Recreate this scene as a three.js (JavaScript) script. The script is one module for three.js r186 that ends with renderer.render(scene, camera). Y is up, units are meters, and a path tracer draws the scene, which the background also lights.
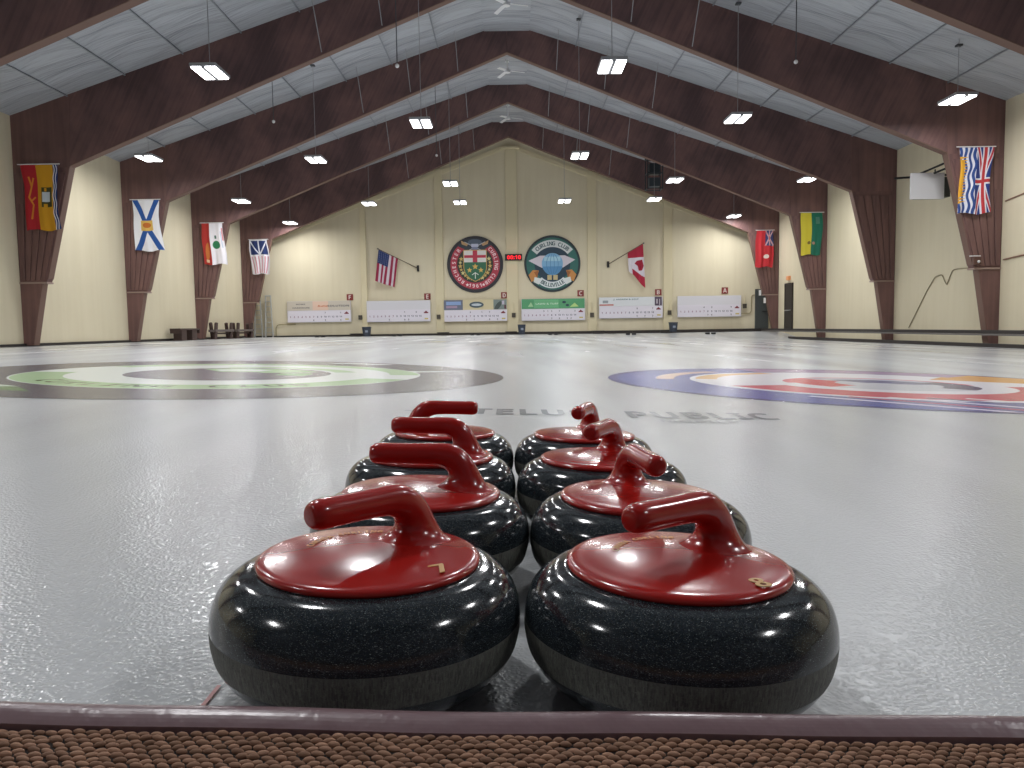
import * as THREE from 'three';
import { RectAreaLightUniformsLib } from 'three/addons/lights/RectAreaLightUniformsLib.js';
import { RoundedBoxGeometry } from 'three/addons/geometries/RoundedBoxGeometry.js';
import { mergeGeometries, toCreasedNormals } from 'three/addons/utils/BufferGeometryUtils.js';
import { FontLoader } from 'three/addons/loaders/FontLoader.js';
import { TextGeometry } from 'three/addons/geometries/TextGeometry.js';

// ---------------------------------------------------------------- camera, light, exposure
const scene = new THREE.Scene();
scene.background = new THREE.Color(0x050505);
const camera = new THREE.PerspectiveCamera(2 * Math.atan(384 / 770) * 180 / Math.PI, 1024 / 768, 0.02, 200);
camera.position.set(0, 0.352, 0);
camera.rotation.order = 'YXZ';
camera.rotation.set(-0.0746, 0, -0.0152);
const renderer = new THREE.WebGLRenderer({ antialias: true });
renderer.toneMapping = THREE.LinearToneMapping;
renderer.toneMappingExposure = 0.8;
renderer.shadowMap.enabled = true;
RectAreaLightUniformsLib.init();
const LAMP_POWER = 118, LAMP_GLOW = 10, LAMP_COLOR = 0xf9f9fa;

// ---------------------------------------------------------------- helpers
let seed = 7;
const rnd = () => { seed = (seed * 1664525 + 1013904223) >>> 0; return seed / 4294967296; };
const clamp = (x, a = 0, b = 1) => Math.min(b, Math.max(a, x));
const smooth = (a, b, x) => { const t = clamp((x - a) / (b - a)); return t * t * (3 - 2 * t); };
const used = {};
function numbered(n) { const k = used[n] = (used[n] ?? -1) + 1; return k ? n + '_' + String(k).padStart(3, '0') : n; }
function shade(o) { o.traverse((m) => { if (m.isMesh) { m.castShadow = true; m.receiveShadow = true; } }); return o; }
function tag(o, label, category, group) { o.userData = { label, category }; if (group) o.userData.group = group; return o; }
// a thing: a Group at world (x, y, depth) - depth is measured away from the camera
function thing(name, label, category, [x, y, z] = [0, 0, 0], turn = 0, group) {
  const o = new THREE.Group(); o.name = numbered(name); o.position.set(x, y, -z); o.rotation.y = turn; scene.add(o);
  return tag(o, label, category, group);
}
function struct(name) { const o = new THREE.Group(); o.name = name; o.userData = { kind: 'structure' }; scene.add(o); return o; }
function part(name, geo, mat, parent, pos, rot) {
  const m = new THREE.Mesh(geo, mat); m.name = name; m.castShadow = m.receiveShadow = true;
  if (pos) m.position.set(...pos); if (rot) m.rotation.set(...rot);
  parent.add(m); return m;
}
const box = (w, h, d, r = 0.004) => r ? new RoundedBoxGeometry(w, h, d, 2, Math.min(r, w / 2.01, h / 2.01, d / 2.01)) : new THREE.BoxGeometry(w, h, d);
const cyl = (r0, r1, h, n = 20) => new THREE.CylinderGeometry(r0, r1, h, n);
const V = (x, y, z) => new THREE.Vector3(x, y, z);
function tube(pts, r, n = 8, seg) { const c = new THREE.CatmullRomCurve3(pts.map((p) => V(...p)), false, 'catmullrom', 0.15); return new THREE.TubeGeometry(c, seg ?? pts.length * 6, r, n); }
function rod(a, b, r, n = 8) {
  const A = V(...a), B = V(...b), g = new THREE.CylinderGeometry(r, r, A.distanceTo(B), n);
  g.applyQuaternion(new THREE.Quaternion().setFromUnitVectors(V(0, 1, 0), B.clone().sub(A).normalize()));
  return g.translate((A.x + B.x) / 2, (A.y + B.y) / 2, (A.z + B.z) / 2);
}
function poly(pts, depth, bevel = 0.008) {      // outline in x, y, extruded along z from 0 to -depth (away from the camera)
  const s = new THREE.Shape(); pts.forEach(([x, y], i) => i ? s.lineTo(x, y) : s.moveTo(x, y)); s.closePath();
  const g = new THREE.ExtrudeGeometry(s, { depth: depth - 2 * bevel, bevelEnabled: bevel > 0, bevelSize: bevel, bevelThickness: bevel, bevelOffset: -bevel, bevelSegments: 1 });
  return g.translate(0, 0, -depth + bevel);
}
const C = (c) => new THREE.Color(c);
function mat(color, roughness = 0.6, extra = {}) { return new THREE.MeshPhysicalMaterial({ color: C(color), roughness, ...extra }); }
// tiling value noise
function lattice(n) { const a = new Float32Array(n * n); for (let i = 0; i < a.length; i++) a[i] = rnd(); return a; }
function makeNoise(px, py = px) {
  const a = new Float32Array(px * py); for (let i = 0; i < a.length; i++) a[i] = rnd();
  return (u, v) => {
    const x = ((u % 1) + 1) % 1 * px, y = ((v % 1) + 1) % 1 * py; let i = Math.floor(x), j = Math.floor(y);
    let f = x - i, g = y - j; f = f * f * (3 - 2 * f); g = g * g * (3 - 2 * g); i %= px; j %= py; const i2 = (i + 1) % px, j2 = (j + 1) % py;
    return (a[j * px + i] * (1 - f) + a[j * px + i2] * f) * (1 - g) + (a[j2 * px + i] * (1 - f) + a[j2 * px + i2] * f) * g;
  };
}
function fbm(px, py, oct = 4) { const n = []; for (let o = 0; o < oct; o++) n.push(makeNoise(px << o, py << o)); return (u, v) => { let s = 0, w = 0.5; for (const f of n) { s += f(u, v) * w; w *= 0.5; } return s / (1 - Math.pow(0.5, oct)); }; }
function dataTex(w, h, fn, color = false) {
  const d = new Uint8Array(w * h * 4);
  for (let y = 0; y < h; y++) for (let x = 0; x < w; x++) { const c = fn(x / w, y / h), k = (y * w + x) * 4; if (c.length) { d[k] = c[0]; d[k + 1] = c[1]; d[k + 2] = c[2]; } else d[k] = d[k + 1] = d[k + 2] = c; d[k + 3] = 255; }
  const t = new THREE.DataTexture(d, w, h); t.wrapS = t.wrapT = THREE.RepeatWrapping; t.magFilter = THREE.LinearFilter; t.minFilter = THREE.LinearFilter;
  if (color) t.colorSpace = THREE.SRGBColorSpace; t.needsUpdate = true; return t;
}
function canvasTex(w, h, draw) {
  const c = document.createElement('canvas'); c.width = w; c.height = h; draw(c.getContext('2d'), w, h);
  const t = new THREE.CanvasTexture(c); t.colorSpace = THREE.SRGBColorSpace; t.wrapS = t.wrapT = THREE.RepeatWrapping; return t;
}
const rep = (t, x, y) => { const c = t.clone(); c.repeat.set(x, y); c.needsUpdate = true; return c; };
const font = await new FontLoader().loadAsync('fonts/droid/droid_sans_bold.typeface.json');
const mix = (a, b, t) => a.map((x, i) => x + (b[i] - x) * t);

// ---------------------------------------------------------------- measurements of the hall (metres; depth runs away from the camera)
const W = 13.93, END = 41.31, BACK = -3, FRAMES = [3.83, 9.9, 15.97, 22.04, 28.11, 34.18, 40.25], FT = 0.27;
const EAVE = 6.36, CROWN = 10.72, CROWN_X = 0.8, KNEE = [W - 1.6, 5.05], APEX = 10.07;
const SLOPE = (CROWN - EAVE) / (W - CROWN_X);
const roofY = (x) => CROWN - Math.max(0, Math.abs(x) - CROWN_X) * SLOPE;
// the ice is not dead level: it falls a little to the right and settles towards the far end
function iceY(x, z) {
  let y;
  if (x >= 0) y = -0.0315 * x * (1 - 0.8 * smooth(36, 40.5, z));
  else { const t = -x, k = smooth(3, 10, t); y = (0.0315 * t * (1 - k) + 0.03 * k) * (1 - 0.9 * smooth(9, 20, z)); }
  return y - 0.07 * smooth(12, 36, z) * (1 - smooth(6, 13, Math.abs(x)) * 0.6);
}
const TILT = -0.0315;

// ---------------------------------------------------------------- materials
const nA = fbm(4, 4, 5), nB = fbm(8, 8, 4), nC = fbm(2, 32, 3), nD = fbm(40, 3, 3);
const wallTex = dataTex(512, 512, (u, v) => { const s = nA(u, v) * 0.5 + nD(u, v) * 0.5; return mix([216, 205, 176], [230, 221, 194], s); }, true);
const M = {};
M.wall = mat(0xffffff, 0.75, { map: rep(wallTex, 0.14, 0.14) });
M.pilaster = mat(0xdfd4b2, 0.7);
const woodTex = dataTex(512, 512, (u, v) => { const s = clamp(nC(v * 0.5, u) * 0.6 + nA(u, v) * 0.7 - 0.15); return mix([90, 67, 66], [138, 102, 96], s); }, true);
const woodBump = dataTex(256, 256, (u, v) => 255 * (nC(v, u) * 0.6 + nB(u, v) * 0.4));
M.wood = mat(0xffffff, 0.6, { map: rep(woodTex, 0.4, 0.4), bumpMap: rep(woodBump, 0.8, 0.8), bumpScale: 0.004 });
const plyTex = dataTex(512, 512, (u, v) => { const b = clamp(nA(u, v) * 2 - 0.55), g = nC(v + u, u * 2 - v); return mix([80, 60, 62], [132, 98, 94], clamp(b * 0.65 + g * 0.55 - 0.15)); }, true);
M.ply = mat(0xffffff, 0.55, { map: rep(plyTex, 0.3, 0.3), bumpMap: rep(woodBump, 0.8, 0.8), bumpScale: 0.003 });
M.board = mat(0xffffff, 0.55, { map: rep(woodTex, 0.8, 0.25), bumpMap: rep(woodBump, 1.5, 0.4), bumpScale: 0.004 });
M.soffit = mat(0x755a4f, 0.65);
M.rib = mat(0xa08a80, 0.65);
M.ceil = mat(0xb4b9c0, 0.25, { bumpMap: rep(dataTex(512, 512, (u, v) => 255 * fbmWr(u, v)), 1, 1), bumpScale: 0.03 });
function fbmWr(u, v) { return nC(u, v) * 0.75 + nB(u, v) * 0.25; }
M.roof = mat(0x8d9298, 0.8);
M.dark = mat(0x2c2b2d, 0.7);
M.bumper = mat(0x35302d, 0.8);
M.bumperTop = mat(0x6f6a66, 0.7);
M.metal = mat(0xb9bcc0, 0.35, { metalness: 0.8 });
M.steel = mat(0x5a5c60, 0.5, { metalness: 0.6 });
M.white = mat(0xe9e9ea, 0.5);
M.housing = mat(0x9a9ca0, 0.45);
M.lamp = new THREE.MeshStandardMaterial({ color: 0xffffff, emissive: C(LAMP_COLOR), emissiveIntensity: LAMP_GLOW });
M.rear = mat(0x5c6068, 0.8);
M.walk = mat(0x4a3b30, 0.9);
M.red = mat(0x9d2a26, 0.5);

// ---------------------------------------------------------------- the hall: walls, floor, ceiling, frames
{
  const t = 0.25, yb = -0.7, yt = 7.2;
  for (const s of [-1, 1]) {
    const w = struct(s < 0 ? 'wall_left' : 'wall_right');
    part('wall_surface', new THREE.BoxGeometry(t, yt - yb, END - BACK + 0.5), M.wall, w, [s * (W + t / 2), (yt + yb) / 2, -(END + BACK) / 2]);
    const uv = w.children[0].geometry.attributes.uv; for (let i = 0; i < uv.count; i++) uv.setXY(i, uv.getX(i) * 44, uv.getY(i) * 8);
  }
  // end and rear walls follow the roof
  for (const [nm, z, m] of [['wall_end', END, M.wall], ['wall_rear', BACK - t, M.rear]]) {
    const w = struct(nm), pts = [[-W - t, yb], [W + t, yb], [W + t, EAVE + 0.25], [CROWN_X, CROWN + 0.3], [-CROWN_X, CROWN + 0.3], [-W - t, EAVE + 0.25]];
    part('wall_surface', poly(pts, t, 0), m, w, [0, 0, -z]);
  }
  const we = scene.getObjectByName('wall_end');
  for (const [x, w, h] of [[-7.78, 0.3, 0], [-3.76, 0.42, 0], [0.1, 0.6, 0], [4.34, 0.46, 0], [8.37, 0.46, 0]]) {
    const top = roofY(Math.abs(x) + w) - 0.95;
    part('pilaster', box(w, top + 0.1, 0.1, 0.01), M.pilaster, we, [x, (top - 0.1) / 2, -END + 0.05]);
  }
  for (const s of [-1, 1]) part('rake_board', poly([[0, 9.72], [s * 12.6, 9.72 - 12.6 * 0.334 - 0.5], [s * 12.6, 9.72 - 12.6 * 0.334 - 0.26], [0, 9.95]].map(([x, y]) => [x, y]), 0.05, 0), M.pilaster, we, [0, 0, -END + 0.052]);
  part('wall_cap', box(0.95, 0.12, 0.14, 0.01), M.pilaster, we, [0.1, 9.72, -END + 0.09]);
  // dark kick boards
  const be = struct('baseboard_end');
  part('kick_board', box(2 * W - 0.5, 0.16, 0.05, 0.01), M.bumper, be, [0, -0.03, -END + 0.13]);
  const bl = struct('baseboard_left'), br = struct('baseboard_right');
  part('kick_board', box(0.06, 0.13, END - 0.5, 0.01), M.bumper, bl, [-W + 0.05, 0.005, -END / 2]);
  part('kick_board', box(0.07, 0.1, END - 0.5, 0.01), M.bumper, br, [W - 0.6, 0.0, -END / 2]);
  part('kick_board_edge', box(0.08, 0.05, END - 0.5, 0.01), M.bumperTop, br, [W - 0.6, -0.078, -END / 2]);
  part('ice_bumper', box(0.1, 0.16, 36.5, 0.01), M.bumper, br, [W - 0.65, -0.40, -18.6]);
}
// ice
const iceBump = (() => {
  const n = 1024, h = new Float32Array(n * n);
  for (let i = 0; i < 9000; i++) {
    const cx = rnd() * n, cy = rnd() * n, r = 3.5 + rnd() * 5.5, k = 0.4 + rnd() * 0.6, R = Math.ceil(r * 1.6);
    for (let y = -R; y <= R; y++) for (let x = -R; x <= R; x++) { const d = (x * x + y * y) / (r * r); if (d > 2.5) continue; const q = (((cy + y) | 0) + n) % n * n + (((cx + x) | 0) + n) % n; h[q] = Math.max(h[q], k * Math.exp(-d * 1.6)); }
  }
  return dataTex(n, n, (u, v) => 255 * h[Math.round(v * n) * n + Math.round(u * n)]);
})();
const nS = fbm(5, 5, 3), iceRough = dataTex(512, 512, (u, v) => 255 * (0.08 + 0.28 * nS(u, v)));
const iceTint = dataTex(512, 512, (u, v) => mix([190, 193, 195], [220, 223, 225], nS(u, v)), true);
const iceLook = { roughness: 1, roughnessMap: rep(iceRough, 0.35, 0.04), bumpMap: rep(iceBump, 2.2, 2.2), bumpScale: 0.0006, ior: 1.34 };
M.ice = new THREE.MeshPhysicalMaterial({ color: 0xffffff, map: rep(iceTint, 0.5, 0.06), ...iceLook });
const sheet = struct('floor');
function surfaceGrid(xs, zs, lift = 0, inside) {
  const p = [], uv = [], id = [], n = xs.length;
  for (const z of zs) for (const x of xs) { p.push(x, iceY(x, z) + lift, -z); uv.push(x, z); }
  for (let j = 0; j < zs.length - 1; j++) for (let i = 0; i < n - 1; i++) { const a = j * n + i, b = a + 1, c = a + n, d = c + 1; id.push(a, b, c, b, d, c); }
  const g = new THREE.BufferGeometry(); g.setAttribute('position', new THREE.Float32BufferAttribute(p, 3)); g.setAttribute('uv', new THREE.Float32BufferAttribute(uv, 2)); g.setIndex(id); g.computeVertexNormals(); return g;
}
{
  const xs = [], zs = []; for (let i = 0; i <= 112; i++) xs.push(-W - 0.1 + (2 * W + 0.2) * i / 112);
  for (let z = 0.5; z < 12; z += 0.25) zs.push(z); for (let z = 12; z <= 41.5; z += 0.5) zs.push(z);
  part('ice_surface', surfaceGrid(xs, zs), M.ice, sheet);
  part('ice_slab', new THREE.BoxGeometry(2 * W + 0.6, 0.2, END + 4), M.roof, sheet, [0, -0.85, -END / 2 + 1.5]);
}
function onIce(name, g2d, m, lift = 0.0012) {       // g2d: flat shape in x, depth; draped on the ice
  const p = g2d.attributes.position; for (let i = 0; i < p.count; i++) { const x = p.getX(i), z = p.getY(i); p.setXYZ(i, x, iceY(x, z) + lift, -z); }
  g2d.computeVertexNormals(); return part(name, g2d, m, sheet);
}
const RING = 1.853;
function house(cx, cz, draw) {
  const t = canvasTex(1024, 1024, draw);
  const g = new THREE.RingGeometry(0.001, RING, 96, 12); g.translate(cx, cz, 0);
  const uv = g.attributes.uv, p = g.attributes.position, rough = iceLook.roughnessMap;
  for (let i = 0; i < uv.count; i++) uv.setXY(i, (p.getX(i) - cx) / (2 * RING) + 0.5, (p.getY(i) - cz) / (2 * RING) + 0.5);
  const m = new THREE.MeshPhysicalMaterial({ map: t, roughness: 0.22, bumpMap: rep(iceBump, 2.2 * 2 * RING, 2.2 * 2 * RING), bumpScale: 0.00035, ior: 1.34 });
  return onIce('house_rings', g, m);
}
const disc = (c, r, col) => { c.fillStyle = col; c.beginPath(); c.arc(0, 0, r, 0, 7); c.fill(); };
const ringSeg = (c, r0, r1, a0, a1, col) => { c.fillStyle = col; c.beginPath(); c.arc(0, 0, r1, a0, a1); c.arc(0, 0, r0, a1, a0, true); c.fill(); };
house(-1.911, 5.237, (c, w) => {       // canvas up = away from the camera
  c.translate(w / 2, w / 2); c.scale(w / 2 / 1.738, w / 2 / 1.738);
  disc(c, 1.75, '#727175'); disc(c, 1.2, '#eaf0ea');
  ringSeg(c, 0.93, 1.19, 0.25, Math.PI - 0.1, '#b7d3a8'); ringSeg(c, 1.0, 1.19, Math.PI + 0.5, 2 * Math.PI - 0.1, '#bfd9b1');
  ringSeg(c, 0.66, 0.8, Math.PI + 1.2, 2 * Math.PI - 0.4, '#c3dcb6');
  disc(c, 0.62, '#76747b'); ringSeg(c, 0.2, 0.56, Math.PI + 0.9, 2 * Math.PI - 0.5, '#b9d6a9'); ringSeg(c, 0.3, 0.44, Math.PI + 1.0, Math.PI + 1.9, '#eef2ec');
  ringSeg(c, 0.3, 0.5, -0.3, 0.25, '#9cc08c');
  c.fillStyle = '#7c9a6c'; c.beginPath(); c.moveTo(-1.25, 0.75); c.lineTo(-0.55, 1.25); c.lineTo(-0.4, 1.42); c.lineTo(-0.9, 1.3); c.fill();
  c.fillStyle = '#d5dfce'; c.beginPath(); c.moveTo(-1.15, 0.85); c.lineTo(-0.6, 1.18); c.lineTo(-0.75, 1.2); c.fill();
  c.fillStyle = '#e9efe6'; c.beginPath(); c.moveTo(1.05, -0.55); c.lineTo(1.45, -0.62); c.lineTo(1.12, -0.42); c.fill();
  c.fillStyle = '#f0f2ee'; c.beginPath(); c.ellipse(0.55, -1.45, 0.28, 0.07, 0.2, 0, 7); c.fill();
  c.fillStyle = '#5f7d52'; c.font = 'bold 0.2px sans-serif';
  const word = (t, r, a0, st, up) => { [...t].forEach((ch, i) => { c.save(); c.rotate(a0 + i * st); c.translate(0, up ? -r : r); c.scale(0.01, 0.01); c.font = 'bold 18px sans-serif'; c.textAlign = 'center'; c.fillText(ch, 0, 0); c.restore(); }); };
  word('CURLING CLUB', 1.1, 0.75, -0.13, false);
});
house(2.523, 5.237, (c, w) => {
  c.translate(w / 2, w / 2); c.scale(w / 2 / 1.738, w / 2 / 1.738);
  disc(c, 1.75, '#5c68ad'); disc(c, 1.2, '#eceaf0');
  // sunburst wedges and stripes across the blue ring
  c.fillStyle = '#dfa75f'; c.beginPath(); c.moveTo(0.6, -0.55); c.lineTo(1.2, -1.28); c.lineTo(1.62, -0.6); c.lineTo(1.2, -0.2); c.fill();
  c.fillStyle = '#e8cbb0'; for (let i = 0; i < 1; i++) ringSeg(c, 1.3, 1.42, Math.PI + 0.12, Math.PI + 0.95, '#e6c9b6');
  ringSeg(c, 1.02, 1.16, Math.PI + 0.2, Math.PI + 1.2, '#e6bf8d');
  ringSeg(c, 0.74, 1.12, 0.1, Math.PI - 0.32, '#cf5e6c'); ringSeg(c, 0.5, 0.6, Math.PI, 2 * Math.PI, '#d9707a');
  disc(c, 0.55, '#cfd0d8'); ringSeg(c, 0.28, 0.55, Math.PI - 0.6, Math.PI + 0.9, '#d4545c'); ringSeg(c, 0.1, 0.4, Math.PI + 1, 2 * Math.PI, '#77799d'); ringSeg(c, 0.35, 0.55, -0.5, 0.9, '#54506f');
  ringSeg(c, 1.24, 1.72, Math.PI + 1.25, 2 * Math.PI - 0.75, '#b39cb4');
  c.save(); c.beginPath(); c.arc(0, 0, 1.7, 0, 7); c.clip();
  for (let i = 0; i < 9; i++) { c.strokeStyle = ['#efe6ea', '#c9606b', '#efe6ea', '#5a5c94'][i % 4]; c.lineWidth = 0.055; c.beginPath(); c.moveTo(-0.85 + i * 0.2, 1.0); c.lineTo(-0.1 + i * 0.2, 1.8); c.stroke(); }
  c.restore();
  ringSeg(c, 1.68, 1.75, 0, 7, '#4d4d92');
});
// lettering under the ice between the two houses, faint lines
{
  const grey = new THREE.MeshPhysicalMaterial({ color: 0x8f9499, roughness: 0.25, ior: 1.34 }), pale = new THREE.MeshPhysicalMaterial({ color: 0xb4b8bc, roughness: 0.25, ior: 1.34 });
  const word = (t, x0, x1, z, h, m) => {
    const s = font.generateShapes(t, 1), g = new THREE.ShapeGeometry(s, 3); g.computeBoundingBox(); const b = g.boundingBox;
    g.translate(-b.min.x, 0, 0); g.scale((x1 - x0) / (b.max.x - b.min.x), h, 1); g.translate(x0, z, 0); onIce('ice_lettering', g, m, 0.002);
  };
  word('TELUS', -0.171, 0.31, 3.06, 0.2, grey); word('PUBLIC', 0.47, 1.067, 3.02, 0.22, grey); word('MOBILE', 0.567, 0.855, 2.89, 0.08, pale);
  const strip = (x0, x1, z0, z1, m, nx = 40, nz = 2) => { const g = new THREE.PlaneGeometry(x1 - x0, z1 - z0, nx, nz); g.translate((x0 + x1) / 2, (z0 + z1) / 2, 0); onIce('ice_line', g, m, 0.002); };
  strip(-W + 0.3, W - 1, 11.8, 11.87, pale, 120); strip(-0.44, -0.2, 3.13, 3.145, grey, 6);
  const far = mat(0xc4c7ca, 0.3); strip(-W + 0.3, W - 1, 29.6, 29.7, far, 120); strip(-W + 0.3, W - 1, 34.6, 34.7, far, 120);
  const redl = mat(0xc48a88, 0.4); strip(-0.289, -0.285, 0.60, 0.72, redl, 1);
}
// ceiling: sagging foil-faced panels between the frames
{
  const ce = struct('ceiling'), L = Math.hypot(W - CROWN_X, CROWN - EAVE), ang = Math.atan2(CROWN - EAVE, W - CROWN_X), N = 8;
  for (const s of [-1, 1]) {
    const g = new THREE.BoxGeometry(L + 0.5, 0.12, END - BACK + 0.5);
    part('roof_deck', g, M.roof, ce, [s * (CROWN_X + (W - CROWN_X) / 2), (CROWN + EAVE) / 2 + 0.3, -(END + BACK) / 2], [0, 0, -s * ang]);
  }
  part('roof_deck', new THREE.BoxGeometry(2 * CROWN_X + 0.4, 0.12, END - BACK + 0.5), M.roof, ce, [0, CROWN + 0.33, -(END + BACK) / 2]);
  const panel = (w, len, k) => {
    const nx = 10, nz = Math.max(6, Math.round(len * 9)), g = new THREE.PlaneGeometry(w, len, nx, nz), p = g.attributes.position, ph = k * 2.1;
    for (let i = 0; i < p.count; i++) {
      const u = p.getX(i) / w + 0.5, z = p.getY(i), v = z / len + 0.5, e = Math.max(0, Math.sin(Math.PI * u)), ez = clamp(Math.sin(Math.PI * v) * 3);
      const wr = Math.sin(z * 5.1 + ph + 1.4 * Math.sin(u * 3 + ph)) * 0.03 + Math.sin(z * 11.7 + u * 2.2 + ph * 2) * 0.017 + Math.sin(z * 2.3 - u * 1.7 + ph) * 0.03 + Math.sin(z * 23 + ph + u * 4) * 0.006;
      p.setZ(i, -0.05 * Math.pow(e, 0.7) * ez + wr * (0.3 + 0.7 * e) * ez);
    }
    g.computeVertexNormals(); const uv = g.attributes.uv; for (let i = 0; i < uv.count; i++) uv.setXY(i, uv.getX(i) * w * 0.5, uv.getY(i) * len * 0.5);
    return g;
  };
  const edges = [BACK, ...FRAMES, END];
  const cache = {};
  for (let b = 0; b < edges.length - 1; b++) {
    const z0 = edges[b] + (b ? FT : 0), z1 = edges[b + 1], len = +(z1 - z0).toFixed(2);
    for (const s of [-1, 1]) for (let i = 0; i < N; i++) {
      const k = (i * 3 + b * 2 + (s > 0 ? 1 : 0)) % 4, w = L / N, key = len + '_' + k; cache[key] ??= panel(w, len, k);
      const d = (i + 0.5) * w, x = CROWN_X + d * Math.cos(ang), y = CROWN - d * Math.sin(ang);
      const m = new THREE.Mesh(cache[key], M.ceil); m.name = 'ceiling_panel'; m.receiveShadow = m.castShadow = true;
      m.position.set(s * x, y + 0.08, -(z0 + z1) / 2); m.rotation.order = 'ZYX'; m.rotation.set(Math.PI / 2, 0, -s * ang); ce.add(m);
      // seam batten on the outer edge of each panel
      if (i < N - 1) { const d2 = (i + 1) * w; part('seam_batten', batten(len), M.roof, ce, [s * (CROWN_X + d2 * Math.cos(ang)), CROWN - d2 * Math.sin(ang) + 0.045, -(z0 + z1) / 2], [0, 0, -s * ang]); }
    }
    const k2 = 'c' + len; cache[k2] ??= panel(2 * CROWN_X, len, 3);
    part('ceiling_panel', cache[k2], M.ceil, ce, [0, CROWN + 0.06, -(z0 + z1) / 2], [Math.PI / 2, 0, 0]);
  }
  function batten(len) { return cache['b' + len] ??= new THREE.BoxGeometry(0.035, 0.03, len); }
}
// timber frames
const frameAt = (i) => FRAMES[i];
FRAMES.forEach((z, fi) => {
  const f = struct('timber_frame' + (fi ? '_' + String(fi).padStart(3, '0') : ''));
  f.position.z = -z;
  for (const s of [-1, 1]) {
    const X = (x) => s * x, P = (a) => (s > 0 ? a : a.slice().reverse()).map(([x, y]) => [X(x), y]);
    const yb = (s > 0 ? iceY(W - 0.2, z) : -0.06) - 0.02;
      part('leg', poly(P([[W, yb], [W, 1.80], [W - 0.63, 1.80], [W - 0.26, yb]]), FT), M.wood, f);
    part('upper_leg', poly(P([[W, 1.78], [W, EAVE + 0.1], [W - 1.72, EAVE + 1.72 * SLOPE + 0.1], [KNEE[0], KNEE[1]], [W - 0.80, 1.9], [W - 0.74, 1.78]]), FT), M.wood, f);
    part('rafter', poly(P([[KNEE[0], KNEE[1]], [W - 1.72, EAVE + 1.72 * SLOPE + 0.1], [CROWN_X, CROWN + 0.1], [0, CROWN + 0.1], [0, APEX]]), FT), M.ply, f);
    // soffit boards along the inner edges
    const edge = (a, b, name, w, m, lift) => {
      const dx = b[0] - a[0], dy = b[1] - a[1], len = Math.hypot(dx, dy), g = new THREE.BoxGeometry(len, 0.03, w);
      const o = part(name, g, m, f, [X((a[0] + b[0]) / 2 - dy / len * lift * (dx < 0 ? -1 : 1)), (a[1] + b[1]) / 2 - Math.abs(dx) / len * lift, -FT / 2]);
      o.rotation.z = Math.atan2(dy, X(dx)); return o;
    };
    edge([W - 0.26, yb], [W - 0.63, 1.78], 'leg_edge_board', FT - 0.01, M.soffit, 0.006);
    edge([W - 0.80, 1.9], [KNEE[0], KNEE[1]], 'leg_edge_board', FT - 0.01, M.soffit, 0.006);
    edge([KNEE[0], KNEE[1]], [0, APEX], 'soffit_board', FT - 0.01, M.soffit, 0.006);
    edge([W - 0.26, yb], [W - 0.63, 1.78], 'edge_rib', 0.1, M.rib, 0.02);
    edge([W - 0.80, 1.9], [KNEE[0], KNEE[1]], 'edge_rib', 0.1, M.rib, 0.02);
    part('ledge', box(0.78, 0.05, FT + 0.06, 0.006), M.rib, f, [X(W - 0.39), 1.79, -FT / 2]);
    // cladding boards on the upper leg
    const n = 5, ya = 1.86, yt = 4.85, wa = 0.77, wt = 1.52;
    for (let i = 0; i < n; i++) {
      const g = 0.014, a0 = W - 0.03 - (wa - 0.05) * i / n - g, a1 = W - 0.03 - (wa - 0.05) * (i + 1) / n + g, b0 = W - 0.03 - (wt - 0.05) * i / n - g, b1 = W - 0.03 - (wt - 0.05) * (i + 1) / n + g;
      part('board', poly(P([[a0, ya], [b0, yt], [b1, yt], [a1, ya]]), 0.03, 0.005), M.board, f, [0, 0, 0.028]);
    }
    // braces from the rafter's lower edge up to the roof, on the near side
    if (fi >= 2) for (const bx of [1.75, 3.45, 5.15]) {
      const yl = APEX - bx * (APEX - KNEE[1]) / KNEE[0] + 0.06;
      part('brace', rod([X(bx), yl, 0.01], [X(bx + 0.02), roofY(bx) + 0.02, 1.0], 0.014, 6), M.housing, f);
    }
    if (fi < FRAMES.length && fi > 0) part('foot_plate', box(0.34, 0.1, FT + 0.1, 0.01), M.bumper, f, [X(W - 0.17), yb + 0.05, -FT / 2]);
  }
});
// near end: walkway, plastic edging, woven mat
{
  const w = struct('walkway'); part('walkway_deck', box(2 * W - 0.2, 0.3, 3.45, 0.01), M.walk, w, [0, -0.125, 1.25]); w.rotation.z = TILT;
}
const EDGE_Z = 0.556, EDGE_Y = 0.067;
{
  const e = struct('trim_1'); e.rotation.z = TILT;
  const s = new THREE.Shape(); const z0 = 0, d = 0.026;
  s.moveTo(0, -0.05); s.lineTo(0, -0.006); s.quadraticCurveTo(0, 0, -0.006, 0.0015); s.quadraticCurveTo(-d / 2, 0.004, -d, -0.004); s.lineTo(-d, -0.05); s.closePath();
  const g = new THREE.ExtrudeGeometry(s, { depth: 2.6, bevelEnabled: false, steps: 200, curveSegments: 8 });
  const p = g.attributes.position;
  for (let i = 0; i < p.count; i++) { const x = p.getX(i), y = p.getY(i), l = p.getZ(i); const wv = 0.0008 * Math.sin(l * 9) + 0.0005 * Math.sin(l * 23 + 1); p.setXYZ(i, l - 1.3, y + (y > -0.04 ? wv : 0), -(EDGE_Z + x + (y > -0.04 ? wv * 0.8 : 0))); }
  g.computeVertexNormals();
  const em = mat(0x7a6266, 0.3, { clearcoat: 0.4, clearcoatRoughness: 0.25, bumpMap: rep(dataTex(256, 256, (u, v) => 255 * nB(u, v)), 6, 6), bumpScale: 0.0015 });
  part('plastic_edging', g, em, e, [0, EDGE_Y, 0]);
}
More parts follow.
